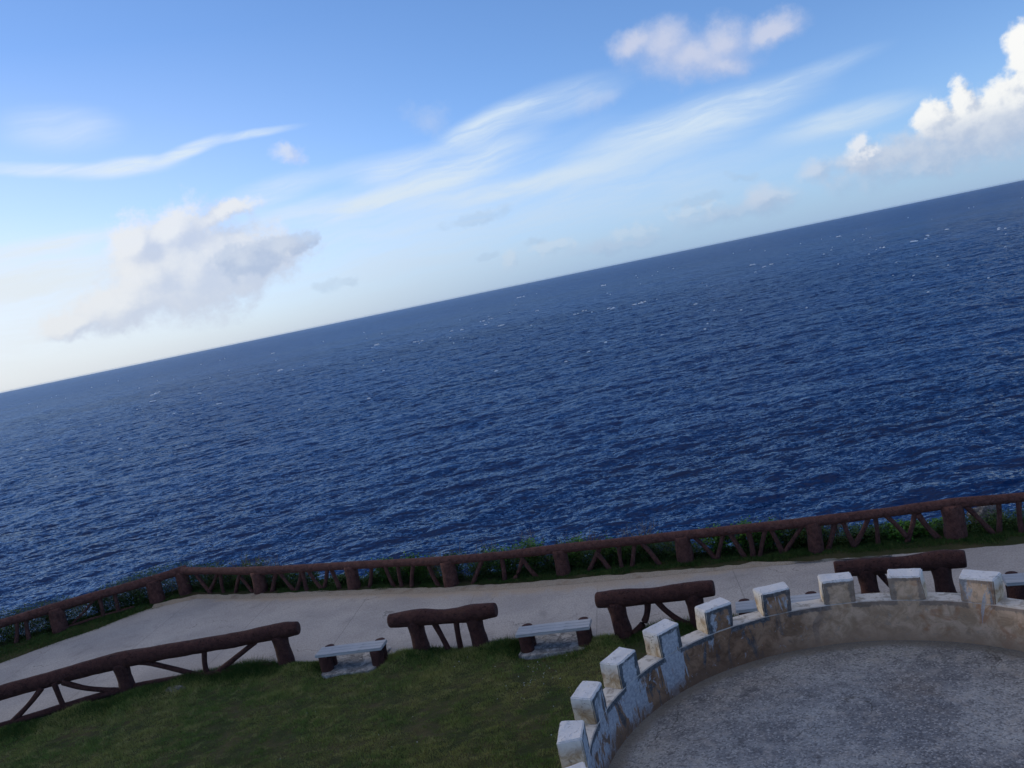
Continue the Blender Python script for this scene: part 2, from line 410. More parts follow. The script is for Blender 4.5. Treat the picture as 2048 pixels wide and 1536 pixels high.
def deck_mat():
    M, b = mat('exposed_aggregate', .8, .3)
    p = pos()
    v = node('ShaderNodeTexVoronoi'); v.inputs['Scale'].default_value = 44; link(p, v.inputs['Vector'])
    cell = sep(v.outputs['Color'])[0]
    big = nz(p, .9, 6, .65, .5); mid = nz(p, 4.5, 6, .7)
    c = rgbmix(big.smooth(.35, .65), (.165, .175, .19), (.33, .345, .35))
    c = rgbmix(nz(p, .55, 4, .6, .8).smooth(.52, .7) * .5, c, (.215, .18, .145))
    c = rgbmix(cell.smooth(.72, .95) * .5, c, (.52, .52, .51))
    c = rgbmix((1.0 - cell).smooth(.60, .95) * .55, c, (.055, .055, .062))
    c = rgbmix(mid.smooth(.50, .66) * .55, c, (.38, .365, .34))
    c = rgbmix((1.0 - mid).smooth(.54, .68) * .6, c, (.075, .075, .082))
    x, y, z = sep(p)
    cw = node('ShaderNodeVectorMath', operation='ADD'); link(p, cw.inputs[0]); nn = node('ShaderNodeTexNoise'); nn.inputs['Scale'].default_value = 2; nn.inputs['Detail'].default_value = 6; link(p, nn.inputs['Vector']); link(vscale(nn.outputs['Color'], (.8, .8, .8)), cw.inputs[1])
    vc = node('ShaderNodeTexVoronoi', feature='DISTANCE_TO_EDGE'); vc.inputs['Scale'].default_value = .45; link(cw.outputs[0], vc.inputs['Vector'])
    c = rgbmix((1.0 - E(vc.outputs['Distance']).smooth(0, .006)) * nz(p, .8, 2, .5).smooth(.48, .6) * .8, c, (.05, .048, .046))
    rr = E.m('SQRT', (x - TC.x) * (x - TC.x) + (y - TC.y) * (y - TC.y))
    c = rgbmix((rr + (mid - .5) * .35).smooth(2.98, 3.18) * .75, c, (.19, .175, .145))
    link(c, b.inputs['Base Color'])
    bump(b, E(v.outputs['Distance']) * -1.0 + mid * .3, .8, .008); return M
M_DECK = deck_mat()
def stone_mat():
    M, b = mat('grey_coral_rock', .95, .15)
    p = pos(); n = nz(p, 12, 6, .7)
    link(rgbmix(n.smooth(.35, .65), (.06, .06, .062), (.24, .235, .23)), b.inputs['Base Color']); bump(b, n, 1, .03); return M
M_STONE = stone_mat()
def foam_mat():
    M, b = mat('sea_foam', .6, .3); b.inputs['Base Color'].default_value = (.82, .92, 1.0, 1); return M
M_FOAM = foam_mat()
def sea_mat():
    """deep water: blue body colour under a tinted sheen; on a choppy sea the mean reflectance levels off at grazing angles"""
    M, b = mat('deep_blue_water', .15, .5)
    E.nt.nodes.remove(b)
    p = pos()
    px_, py_, _ = sep(p)
    dist = E.m('SQRT', px_ * px_ + py_ * py_)      # waves too small to model get coarser with the mesh: their slopes go into the roughness
    gust = nz(vscale(p, (.5, 1.3, 1.0)), .006, 4, .6, .6).smooth(.35, .65)
    swell = nz(vscale(p, (.35, 1.0, 1.0)), .0016, 5, .6, .5).smooth(.35, .65)
    n1 = nz(vscale(p, (.8, 1.3, 1.0)), 1.5, 3, .5, .3)
    n2 = nz(vscale(p, (.6, 1.3, 1.0)), .16, 4, .6, .3)
    n3 = nz(vscale(p, (.5, 1.3, 1.0)), .03, 4, .6, .3)
    bn = node('ShaderNodeBump'); link(n1 * (gust * .08 + .05) + n2 * 2.0 + n3 * 7.0, bn.inputs['Height']); bn.inputs['Strength'].default_value = 1; bn.inputs['Distance'].default_value = 1
    df = node('ShaderNodeBsdfDiffuse'); link(rgbmix(swell * .6 + gust * .4, (.0014, .018, .078), (.0028, .031, .124)), df.inputs['Color']); link(bn.outputs[0], df.inputs['Normal'])
    gl = node('ShaderNodeBsdfGlossy'); gl.inputs['Color'].default_value = (.66, .82, 1, 1); link(dist.smooth(200, 2500) * .10 + gust * .05 + .11, gl.inputs['Roughness']); link(bn.outputs[0], gl.inputs['Normal'])
    fr = node('ShaderNodeFresnel'); fr.inputs['IOR'].default_value = 1.333; link(bn.outputs[0], fr.inputs['Normal'])
    mx = node('ShaderNodeMixShader'); link((E(fr.outputs[0]) * .85).min(.36 + gust * .06), mx.inputs[0]); link(df.outputs[0], mx.inputs[1]); link(gl.outputs[0], mx.inputs[2])
    out_ = [n_ for n_ in E.nt.nodes if n_.type == 'OUTPUT_MATERIAL'][0]; link(mx.outputs[0], out_.inputs['Surface'])
    return M
M_SEA = sea_mat()

# ------------------------------------------------------------------ ground outlines
def interp(pts):
    X = np.array([p[0] for p in pts]); Y = np.array([p[1] for p in pts])
    return lambda x: np.interp(x, X, Y)
FENCE = [(-45, 17.5), (-19.9, 26.5), (-16.06, 27.87), (-13.21, 28.85), (-12.34, 29.17), (-9.25, 27.45), (-5.93, 25.84), (-2.84, 24.23), (.33, 23.22), (3.52, 22.2), (6.58, 21.02), (9.6, 20.05), (12.7, 18.9), (36, 9.5)]
f_fence = interp(FENCE)
f_far = interp([(-45, 6), (-25, 19.5), (-16.9, 25.77), (-15.78, 26.59), (-14.53, 27.35), (-13.33, 28.35), (-11.71, 28.42), (-9.19, 27.0), (-6.02, 25.45), (-3.19, 24.0), (-.63, 22.85), (1.87, 22.0), (4.9, 21.0), (6.81, 20.35), (8.66, 19.65), (10.59, 18.95), (36, 8)])
f_near = interp([(-45, 2), (-25, 15.5), (-18, 18.6), (-13.82, 20.40), (-11.1, 21.1), (-9.1, 21.30), (-7.0, 20.85), (-6.2, 20.6), (-5.6, 20.45), (-4.2, 20.2), (-3.4, 20.0), (-2.68, 19.75), (-1.67, 19.42), (-1.1, 19.2), (.6, 18.7), (1.1, 18.6), (2.9, 18.15), (4.6, 17.95), (6.4, 17.55), (7.9, 16.95), (10, 16.0), (36, 3)])
def vn(x, y, s, seed=0.0):
    return noise.noise(Vector((x * s, y * s, seed)))
SLABS = [(-5.0, 19.92), (-.25, 18.70), (4.6, 17.6), (9.5, 16.2)]
def edge_off(x): return .85 + .35 * vn(x, 0, .6, 4.2) + .2 * vn(x, 0, 2.3, 1.2)
def gz(x, y):
    yn = float(f_near(x)); yf = float(f_far(x)); ye = float(f_fence(x)) + edge_off(x)
    if y < yn:
        d = yn - y
        fl = 1.0
        for (qx, qy) in SLABS: fl = min(fl, max(0., min(1., (math.hypot((x - qx) / 1.1, (y - qy) / .85) - .75) * 3)))
        mound = .17 * math.exp(-((d - .35) / .55) ** 2) * (.55 + 1.1 * vn(x, y, 1.1, 3)) * fl
        g = .03 * vn(x, y, .7, 9) + .035 * vn(x, y * 1.6, 2.2, 5) + .022 * vn(x, y * 1.5, 5.5, 6) + mound
        return g * min(1, d / .25) - .012
    if y < yf: return -.02
    if y < ye:
        d = y - yf
        return (.05 + .04 * vn(x, y, 1.7, 2)) * min(1, d / .3) - .012
    d = y - ye
    return -min(27.0, d * .55 if d < .9 else .5 + (d - .9) * 6) + .35 * vn(x, y, 1.3, 8) * min(1, d)
xs = np.concatenate([np.arange(-45, -20, 1.), np.arange(-20, 14, .16), np.arange(14, 36.1, 1.)])
rows = []
# rows follow the shoreline so that the lip of the cliff is modelled cleanly
tn = np.linspace(0, 1, 60) ** 1.0
V = []; NR = 0
for x in xs:
    yn, yf, yfe = float(f_near(x)), float(f_far(x)), float(f_fence(x)); ye = yfe + edge_off(x)
    r = [-30, -15, -5, 4, 8, 10, 11.5] + list(np.linspace(min(12.5, yn - .8), yn - .001, 62)) + [yn + .05, (yn + yf) / 2, yf - .05] + list(np.linspace(yf, ye, 14)) + [ye + q for q in (.15, .3, .5, .7, .9, 1.2, 1.6, 2.2, 3, 3.6, 4.2, 5.2)]
    if yn < 14: r[7:7 + 62] = list(np.linspace(yn - 1.5, yn - .001, 62)); r[:7] = [-30, -25, -20, -18, -16, -14, -12]
    NR = len(r)
    for y in r: V.append((x, y, gz(x, y)))
V = np.array(V); nx_ = len(xs)
ii, jj = np.meshgrid(np.arange(nx_ - 1), np.arange(NR - 1), indexing='ij')
a = ii * NR + jj
F = np.stack([a, a + NR, a + NR + 1, a + 1], -1).reshape(-1, 4)
kind(link_obj('ground', mesh_np('ground', V, F), M_SOIL), 'structure')

def strip(name, lo, hi, z, matl, x0=-40, x1=34, dxx=.08, rag=.05, z1=None, n=6, sandy=None):
    X = np.arange(x0, x1, dxx); V = []; A = []
    for x in X:
        a_ = float(lo(x)) + rag * vn(x, 1, 2.2, 1) + rag * .6 * vn(x, 1, 8, 1); b_ = float(hi(x)) + rag * vn(x, 7, 2.2, 2) + rag * .6 * vn(x, 1, 9, 4)
        for k in range(n):
            V.append((x, a_ + (b_ - a_) * k / (n - 1), z + ((z1 or z) - z) * k / (n - 1))); A.append(sandy(x, V[-1][1]) if sandy else 1.0)
    nn = len(X); i, j = np.meshgrid(np.arange(nn - 1), np.arange(n - 1), indexing='ij'); q = i * n + j
    me = mesh_np(name, np.array(V), np.stack([q, q + n, q + n + 1, q + 1], -1).reshape(-1, 4))
    me.attributes.new('sandy', 'FLOAT', 'POINT').data.foreach_set('value', np.array(A, dtype=np.float32))
    return kind(link_obj(name, me, matl), 'structure')
def sandiness(x, y):
    d = float(f_far(x)) - y
    side = min(1, max(0, (x + 13) / 2.5)) * (1 - .6 * min(1, max(0, (x - 3) / 4)))
    w_ = .55 + .35 * math.exp(-((x - 0) / 4.0) ** 2)
    return max(0, 1 - d / (w_ * 1.6)) * side
strip('path', lambda x: f_near(x) - .03, lambda x: f_far(x) - .02, .004, M_PATH, n=40, sandy=sandiness)
def sand_hi(x):
    return float(f_far(x)) + .16 + .3 * max(0, vn(x, 0, .5, 7)) + .12 * vn(x, 0, 2.5, 3)
strip('sand', lambda x: f_far(x) - .10, lambda x: sand_hi(x) - .35 * max(0, min(1, (x - 2) / 5)), .008, M_SAND, x0=-13.2, x1=8, rag=.05, z1=.062)

# ------------------------------------------------------------------ water: summed FFT wave tiles on a fan of cells
SEA_Z = -25.0
def ocean_tile(L, N, wind, wdir, amp, kmin, kmax, seed):
    r = np.random.default_rng(seed)
    k1 = np.fft.fftfreq(N, 1 / N) * 2 * np.pi / L
    kx, ky = np.meshgrid(k1, k1, indexing='ij'); k = np.hypot(kx, ky); k[0, 0] = 1e-6
    Lw = wind ** 2 / 9.81
    ph = np.exp(-1 / (k * Lw) ** 2) / k ** 4 * (0.25 + ((kx * math.cos(wdir) + ky * math.sin(wdir)) / k) ** 2)
    ph[(k < kmin) | (k > kmax)] = 0; ph[0, 0] = 0
    h = (r.normal(size=(N, N)) + 1j * r.normal(size=(N, N))) * np.sqrt(ph)
    H = np.fft.ifft2(h).real; s = amp / H.std()
    Dx = np.fft.ifft2(-1j * kx / k * h).real * s; Dy = np.fft.ifft2(-1j * ky / k * h).real * s
    return (L, N, H * s, Dx, Dy)
TILES = [(ocean_tile(211., 512, 7.5, R_(115), .20, 0, 1.8, 3), R_(0)),
         (ocean_tile(67., 512, 7.0, R_(100), .088, .9, 8, 5), R_(21)),
         (ocean_tile(23., 512, 7.0, R_(95), .026, 4.5, 30, 8), R_(-17))]
def bil(A, u, v, N):
    iu = np.floor(u).astype(int); iv = np.floor(v).astype(int); fu = u - iu; fv = v - iv
    iu %= N; iv %= N; iu1 = (iu + 1) % N; iv1 = (iv + 1) % N
    return (A[iu, iv] * (1 - fu) + A[iu1, iv] * fu) * (1 - fv) + (A[iu, iv1] * (1 - fu) + A[iu1, iv1] * fu) * fv
def waves(X, Y, cell):
    Z = np.zeros_like(X); OX = np.zeros_like(X); OY = np.zeros_like(X)
    for (L, N, Hh, Dx, Dy), rot in TILES:
        c, s = math.cos(rot), math.sin(rot)
        u = (X * c + Y * s) / L * N; v = (-X * s + Y * c) / L * N
        fade = np.clip(1.6 - cell / (L / 40.), 0, 1)
        dx_ = bil(Dx, u, v, N); dy_ = bil(Dy, u, v, N)
        Z += bil(Hh, u, v, N) * fade
        OX += (dx_ * c - dy_ * s) * fade; OY += (dx_ * s + dy_ * c) * fade
    return Z, X + OX * .9, Y + OY * .9
A1 = np.linspace(R_(-44), R_(46), 1300)
rad = [48.]
while rad[-1] < 32000:
    d = rad[-1]; rad.append(d + max(.22, d * .0021 if d < 700 else d * (.0021 + .02 * min(1, (d - 700) / 6000))))
rad = np.array(rad)
RR, AA = np.meshgrid(rad, A1, indexing='ij')
X = RR * np.sin(AA); Y = RR * np.cos(AA)
cell = np.repeat(np.gradient(rad)[:, None], len(A1), 1)
Z, X2, Y2 = waves(X, Y, np.minimum(cell, 40))
V = np.stack([X2, Y2, Z + SEA_Z], -1).reshape(-1, 3)
n = len(A1); ii, jj = np.meshgrid(np.arange(len(rad) - 1), np.arange(n - 1), indexing='ij'); q = ii * n + jj
print('sea verts', len(V), 'rows', len(rad))
sea = kind(link_obj('water', mesh_np('water', V, np.stack([q, q + 1, q + n + 1, q + n], -1).reshape(-1, 4)), M_SEA), 'structure')

# whitecaps: low broken crests of foam lying on the swell
def foam():
    V = []; Fc = []
    r = random.Random(5)
    def cap(x, y, w, l, h):
        z0 = SEA_Z + .22 + float(waves(np.array([x]), np.array([y]), np.array([.3]))[0][0])
        b = len(V); nseg = 7
        for i in range(nseg):
            t = i / (nseg - 1); s = math.sin(math.pi * t) ** .6
            ww = w * s * (.6 + .6 * r.random()); hh = h * s * (.5 + .8 * r.random())
            cxx = x + (t - .5) * l + .1 * l * (r.random() - .5); cyy = y + (t - .5) * l * .25 + (r.random() - .5) * w
            V.append((cxx, cyy - ww, z0 - .25)); V.append((cxx, cyy, z0 + hh)); V.append((cxx, cyy + ww, z0 - .25))
        for i in range(nseg - 1):
            for j in range(2):
                a_ = b + i * 3 + j; Fc.append((a_, a_ + 1, a_ + 4, a_ + 3))
    spots = FOAM_SPOTS
    for (x, y, s) in spots:
        d = math.hypot(x, y)
        for k in range(r.randint(2, 4)):
            cap(x + r.gauss(0, 1.2 * s), y + r.gauss(0, 2.5 * s), .45 * s, r.uniform(1.2, 3.0) * s, .6 * s * r.uniform(.5, 1.1))
    for k in range(130):
        d = 330 * math.exp(r.random() * 2.0); aa = R_(r.uniform(-30, 36))
        s = .45 + d / 1500
        cap(d * math.sin(aa), d * math.cos(aa), .30 * s, r.uniform(.8, 2.2) * s, .34 * s)
    return mesh_py('foam', V, Fc)
FOAM_SPOTS = []
SEA_PX = [(755,690,1.3),(745,695,.8),(832,684,1.1),(845,682,.7),(560,741,1.2),(305,804,1.0),(312,787,1.0),(305,790,.9),(970,650,1.1),(1005,651,1.2),(965,643,.9),(982,638,.9),
          (905,662,.8),(1041,595,1.2),(1206,572,1.3),(1220,618,1.2),(1172,622,.8),(1270,609,1.1),(1280,606,1.0),(1290,603,1.0),(1825,484,1.2),(1838,480,1.2),(1766,496,1.1),(1530,534,1.1),
          (1545,528,1.0),(1508,530,1.0),(1892,460,1.2),(1998,457,1.1),(2008,458,1.2),(1675,474,1.3),(1390,610,.8),(1150,630,.8),(440,808,.8),(400,787,.7),(925,660,.7),(1074,622,.9),(546,707,1.1),(1855,472,1.1)]
_rl, _pt = ROLL, PITCH
for px, py, s in SEA_PX:
    u = (px - 1024) / 1750; v = -(py - 768) / 1750
    d_ = cx * u + cy * v + _F
    t_ = (SEA_Z - CAM_H) / d_.z
    FOAM_SPOTS.append((d_.x * t_, d_.y * t_, s * (.45 + d_.y * t_ / 1100)))
kind(tag(link_obj('sea_foam', foam(), M_FOAM), 'small white breaking crests scattered over the dark blue sea', 'sea foam'), 'stuff')
# long thin foam trails
# ------------------------------------------------------------------ logs
def log_mesh(pts, rads, nseg=22, cap=True, rough=.06, seed=0., sub=.09, endround=.35, z_floor=None):
    """a rough round log through pts; radius interpolated; rounded ends"""
    P_ = [Vector(p) for p in pts]
    S = [0.]
    for i in range(1, len(P_)): S.append(S[-1] + (P_[i] - P_[i - 1]).length)
    T = S[-1]; n_ = max(4, int(T / sub))
    ts = [T * i / n_ for i in range(n_ + 1)]
    def cat(t):
        for i in range(1, len(S)):
            if t <= S[i] + 1e-9:
                f = (t - S[i - 1]) / (S[i] - S[i - 1]); break
        p0 = P_[max(0, i - 2)]; p1 = P_[i - 1]; p2 = P_[i]; p3 = P_[min(len(P_) - 1, i + 1)]
        c = .5 * ((2 * p1) + (p2 - p0) * f + (2 * p0 - 5 * p1 + 4 * p2 - p3) * f * f + (3 * p1 - p0 - 3 * p2 + p3) * f ** 3)
        return c, rads[i - 1] + (rads[i] - rads[i - 1]) * (f * f * (3 - 2 * f))
    rings = []
    C_ = [cat(t) for t in ts]
    for k, (c, r) in enumerate(C_):
        d = (C_[min(k + 1, n_)][0] - C_[max(k - 1, 0)][0]).normalized()
        rings.append((c, r, d))
    if cap:
        c, r, d = rings[0]; er = r * endround
        pre = [(c + d * er * (1 - math.cos(q)) , r * (1 - endround * (1 - math.sin(q))), d) for q in (0, .5, 1.0)]
        c, r, d = rings[-1]
        post = [(c - d * er * (1 - math.cos(q)), r * (1 - endround * (1 - math.sin(q))), d) for q in (1.0, .5, 0)]
        lo = [g for g in rings if (g[0] - rings[0][0]).length > er * .9 and (g[0] - rings[-1][0]).length > er * .9]
        rings = pre + lo + post
    V = []; F = []
    for c, r, d in rings:
        up = Vector((0, 0, 1)) if abs(d.z) < .8 else Vector((1, 0, 0))
        sx = d.cross(up).normalized(); sy = sx.cross(d).normalized()
        for j in range(nseg):
            a_ = 2 * math.pi * j / nseg; q = sx * math.cos(a_) + sy * math.sin(a_)
            pp = c + q * r
            nn = noise.noise(pp * 2.2 + Vector((seed, 0, 0))) * 1.1 + noise.noise(pp * 7 + Vector((seed, 3, 0))) * .5
            V.append(c + q * r * (1 + nn * rough * 1.8))
    nr = len(rings)
    for i in range(nr - 1):
        for j in range(nseg):
            F.append((i * nseg + j, i * nseg + (j + 1) % nseg, (i + 1) * nseg + (j + 1) % nseg, (i + 1) * nseg + j))
    if cap:
        F.append(tuple(reversed(range(nseg)))); F.append(tuple((nr - 1) * nseg + j for j in range(nseg)))
    return mesh_py('log', V, F)

# ------------------------------------------------------------------ far fence
fence = thing('cliff_fence', 'long brown log-style fence with slanting braces along the cliff edge', 'fence', (-12.34, 29.17, 0))
def child(name, me, M, root):
    o = link_obj(name, me, M, root); o.matrix_parent_inverse = Matrix.Translation(-Vector(root.location)); return o
FP = FENCE[1:-1]                 # post spots
FP_R = [.24, .25, .25, .22, .22, .205, .215, .20, .215, .19, .25, .24]
FP_H = [.93, .93, .93, .96, .88, .88, .90, .88, .88, .93, 1.0, 1.0]
for i, (x, y) in enumerate(FP):
    h = FP_H[i]; r = FP_R[i]
    child('post', log_mesh([(x - .02, y, -.25), (x, y, .1), (x + .01, y, .5), (x, y, h - .14)], [r * 1.05, r * 1.03, r * .97, r * .98], cap=True, rough=.05, seed=i * 3.1, endround=.15), M_LOGF, fence)
def rail(idx, r, seed, ext0=0, ext1=0):
    pts = []; rd = []
    for q, i in enumerate(idx):
        x, y = FP[i]; z = FP_H[i] - .13
        if q:
            xp, yp = FP[idx[q - 1]]; zp = FP_H[idx[q - 1]] - .13
            pts.append(((x + xp) / 2 + random.uniform(-.02, .02), (y + yp) / 2, (z + zp) / 2 - random.uniform(-.01, .02))); rd.append(r * random.uniform(.88, .98))
        pts.append((x, y, z)); rd.append(r * random.uniform(1.0, 1.12))
    a0 = Vector(pts[0]); a1 = Vector(pts[1]); pts[0] = tuple(a0 + (a0 - a1).normalized() * ext0)
    b0 = Vector(pts[-1]); b1 = Vector(pts[-2]); pts[-1] = tuple(b0 + (b0 - b1).normalized() * ext1)
    child('rail', log_mesh(pts, rd, rough=.04, seed=seed, sub=.12), M_LOGF, fence)
rail([0, 1, 2, 3], .15, 1.0, 3.5, .22)
rail([3, 4, 5, 6, 7, 8, 9, 10, 11], .124, 5.0, -.05, 3.5)
BR = {0: [(.724, .71, .67, .08), (.785, .68, .768, .11), (.30, .70, .36, .02)],
      1: [(.602, .73, .588, .10), (.446, .71, .431, .10), (.393, .65, .125, .25)],
      3: [(.198, .68, .359, .01), (.49, .69, .32, .2), (.526, .65, .512, -.03), (.813, .73, .659, .03), (.791, .5, .9, .12)],
      4: [(.224, .68, .115, .1), (.235, .67, .364, .08), (.488, .66, .372, .08), (.506, .66, .505, .03), (.562, .68, .679, .08), (.773, .71, .664, .05), (.795, .72, .85, .08)],
      5: [(.236, .74, .147, .05), (.373, .74, .428, .08), (.514, .74, .506, .05), (.68, .74, .599, .05), (.809, .74, .878, .04)],
      6: [(.344, .74, .18, .06), (.496, .72, .483, .08), (.649, .72, .781, .05), (.673, .50, .557, .08)],
      7: [(.351, .66, .187, .04), (.303, .52, .394, .1), (.499, .69, .485, .08), (.632, .69, .561, .05), (.665, .71, .80, .08)],
      8: [(.077, .72, .24, .13), (.342, .74, .239, .08), (.377, .72, .47, .08), (.52, .74, .525, .03), (.665, .76, .57, .08), (.685, .76, .752, .1), (.954, .78, .757, .15)],
      9: [(.182, .82, .074, .08), (.219, .80, .28, .16), (.435, .82, .285, .2), (.464, .82, .449, .08), (.503, .84, .661, .3), (.76, .86, .648, .06), (.761, .66, .895, .1)],
      10: [(.068, .84, .241, .15), (.303, .86, .274, .1), (.429, .86, .414, .08), (.6, .86, .72, .1), (.86, .84, .78, .1)]}
for i, lst in BR.items():
    a_ = Vector((*FP[i], 0)); b_ = Vector((*FP[i + 1], 0)); nrm_ = Vector((-(b_ - a_).y, (b_ - a_).x, 0)).normalized()
    for q, (s0, z0, s1, z1) in enumerate(lst):
        off = nrm_ * random.uniform(-.03, .03)
        p0 = a_.lerp(b_, s0) + Vector((0, 0, z0 + .05)) + off; p1 = a_.lerp(b_, s1) + Vector((0, 0, z1 - .12)) + off
        mid = (p0 + p1) / 2 + Vector((random.uniform(-.03, .03), 0, random.uniform(-.02, .02)))
        rr = .036 if (i == 1 and q == 2) else random.uniform(.055, .070)
        child('brace', log_mesh([p0, mid, p1], [rr * 1.1, rr * .95, rr * 1.15], nseg=12, rough=.07, seed=i * 7 + q, sub=.07), M_LOGF, fence)
child('footing', log_mesh([(-16.0, 27.9, .06), (-15.0, 28.25, .09), (-13.9, 28.6, .07)], [.055, .05, .06], nseg=10, rough=.1, seed=2), M_LOGF, fence)

# ------------------------------------------------------------------ near rail stands
GRP = 'log rail stands between the benches along the lawn'
def stand(label, ends, posts, braces, foot=None, bulge=.2, rp=.19, rl=.175, posts_h=.80):
    c = (Vector(ends[0]) + Vector(ends[-1])) / 2
    t = thing('rail_stand', label, 'railing', (c.x, c.y, 0), GRP)
    child('log', log_mesh(ends, [e for e in bulge], rough=.035, seed=c.x, sub=.08, nseg=28, endround=.22), M_LOG, t)
    for k, (x, y) in enumerate(posts):
        child('post', log_mesh([(x + .03, y - .02, -.2), (x + .02, y, .08), (x, y + .01, .45), (x - .02, y + .02, posts_h)], [rp * 1.12, rp * 1.06, rp * .95, rp * 1.1], rough=.05, seed=x, nseg=24, endround=.1), M_LOG, t)
    for k, pl in enumerate(braces):
        rs = [.072, .064, .07, .08][:len(pl)] if len(pl) > 2 else [.068, .068]
        child('brace', log_mesh(pl, rs, nseg=14, rough=.06, seed=k + x, sub=.06), M_LOG, t)
    if foot: child('foot_rail', log_mesh(foot, [.09] * len(foot), nseg=14, rough=.06, seed=4, sub=.12), M_LOG, t)
    return t
def L(s, z, a=(-11.0, 21.22), b=(-6.85, 20.83)): return (a[0] + (b[0] - a[0]) * s, a[1] + (b[1] - a[1]) * s + (.28 * math.sin(math.pi * max(0, min(1, s)))) * 0, z)
def L0(s, z): return L(s, z, (-13.8, 20.5), (-11.0, 21.22))
stand('longest brown log rail with foot rail and slanting braces, between lawn and path',
      [(-17.3, 19.3, .80), (-15.4, 20.05, .84), (-13.9, 20.62, .86), (-12.4, 21.0, .85), (-11.0, 21.23, .86), (-9.0, 21.06, .87), (-7.9, 20.95, .87), (-6.82, 20.83, .90), (-6.33, 20.77, .90)],
      [(-15.9, 19.75), (-11.0, 21.2), (-6.85, 20.83)],
      [[L0(.36, .74), L0(.22, .40), L0(.02, .02)], [L0(.46, .78), L0(.47, .45), L0(.485, .05)], [L0(.52, .74), L0(.70, .40), L0(.96, .10)],
       [L(.10, .74), L(.2, .62), L(.46, .14)], [L(.53, .78), L(.51, .40), L(.508, .02)], [L(.85, .74), L(.74, .50), L(.55, .08)]],
      foot=[(-15.8, 19.8, .10), (-13.8, 20.48, .11), (-11.0, 21.18, .12), (-9, 21.0, .12), (-7.2, 20.84, .06)], bulge=[.19, .18, .18, .185, .205, .18, .18, .195, .16], rp=.195, posts_h=.8)
stand('short brown log rail between two benches, one slanting and one upright brace',
      [(-3.99, 20.07, .85), (-3.3, 19.90, .86), (-2.6, 19.66, .83), (-1.95, 19.44, .86), (-1.40, 19.30, .88)],
      [(-3.37, 19.92), (-1.95, 19.44)],
      [[(-2.93, 19.77, .74), (-2.82, 19.73, .40), (-2.70, 19.69, -.05)], [(-2.38, 19.58, .76), (-2.41, 19.59, .4), (-2.42, 19.60, -.05)]], bulge=[.165, .20, .165, .20, .17], rp=.185)
stand('brown log rail with two curved braces, just right of the second bench',
      [(.86, 18.68, .85), (1.32, 18.5, .86), (2.1, 18.28, .84), (2.9, 18.1, .85), (3.33, 17.96, .86)],
      [(1.27, 18.5), (2.90, 18.10)],
      [[(1.92, 18.33, .74), (1.88, 18.35, .5), (1.76, 18.38, .25), (1.50, 18.44, .02)], [(2.08, 18.30, .76), (2.28, 18.25, .45), (2.55, 18.18, .18), (2.85, 18.11, .02)]], bulge=[.175, .195, .17, .19, .165], rp=.19)
stand('rightmost brown log rail, legs partly hidden behind white-topped parapet blocks',
      [(5.83, 17.68, .84), (6.45, 17.48, .83), (7.1, 17.22, .83), (7.76, 16.96, .86), (8.15, 16.76, .87)],
      [(6.42, 17.48), (7.74, 16.97)],
      [[(6.62, 17.42, .74), (6.75, 17.37, .5), (6.98, 17.28, .15), (7.15, 17.22, -.02)]], bulge=[.165, .18, .165, .2, .175], rp=.185)

# ------------------------------------------------------------------ benches
def box_mesh(sx, sy, sz, bev=.012, jitter=0.0, seed=1):
    import bmesh
    bm = bmesh.new(); bmesh.ops.create_cube(bm, size=1)
    for v in bm.verts: v.co = Vector((v.co.x * sx, v.co.y * sy, v.co.z * sz))
    bmesh.ops.bevel(bm, geom=list(bm.edges), offset=bev, segments=2, affect='EDGES')
    me = bpy.data.meshes.new('box'); bm.to_mesh(me); bm.free(); return me
def bench(label, c, ang, length=1.68, width=.46):
    t = thing('bench', label, 'bench', (c[0], c[1], 0), 'plank benches set in line with the log rails', R_(ang))
    s = link_obj('seat', box_mesh(length, width, .06, .014), M_PLANK, t); s.location = (0, 0, .435)
    for k in range(3):   # board joints as shallow proud slats
        b = link_obj('board', box_mesh(length - .02, width / 3 - .006, .012, .003), M_PLANK, s)
        b.location = (0, (k - 1) * width / 3, .036)
    for sx in (-1, 1):
        for sy in (-1, 1):
            x = sx * (length / 2 - .19); y = -.10 if sy < 0 else .155
            r = .155 if sy < 0 else .145
            me = log_mesh([(x, y, -.15), (x, y, .15), (x, y, .404 if sy < 0 else .404)], [r * 1.08, r, r], rough=.05, seed=x + c[0] * 3 + y, nseg=20, endround=.1)
            link_obj('leg', me, M_LOG, t)
        me = log_mesh([(sx * (length / 2 - .19), .235, .30), (sx * (length / 2 - .19), .23, .40), (sx * (length / 2 - .19), .225, .478)], [.125, .13, .125], rough=.03, seed=sx + c[0], nseg=18, endround=.12, sub=.03)
        link_obj('stump', me, M_LOG, t)
    return t
bench('pale plank bench on brown stumps between the longest and shortest log rails', (-4.98, 19.90), -12)
bench('pale plank bench on brown stumps left of the rail with curved braces', (-.20, 18.63), -13)
bench('pale bench mostly hidden behind parapet blocks, between two log rails', (4.5, 17.5), -14, 1.75)
bench('pale plank bench cut by the right frame edge, right of the last log rail', (9.42, 16.10), -20)
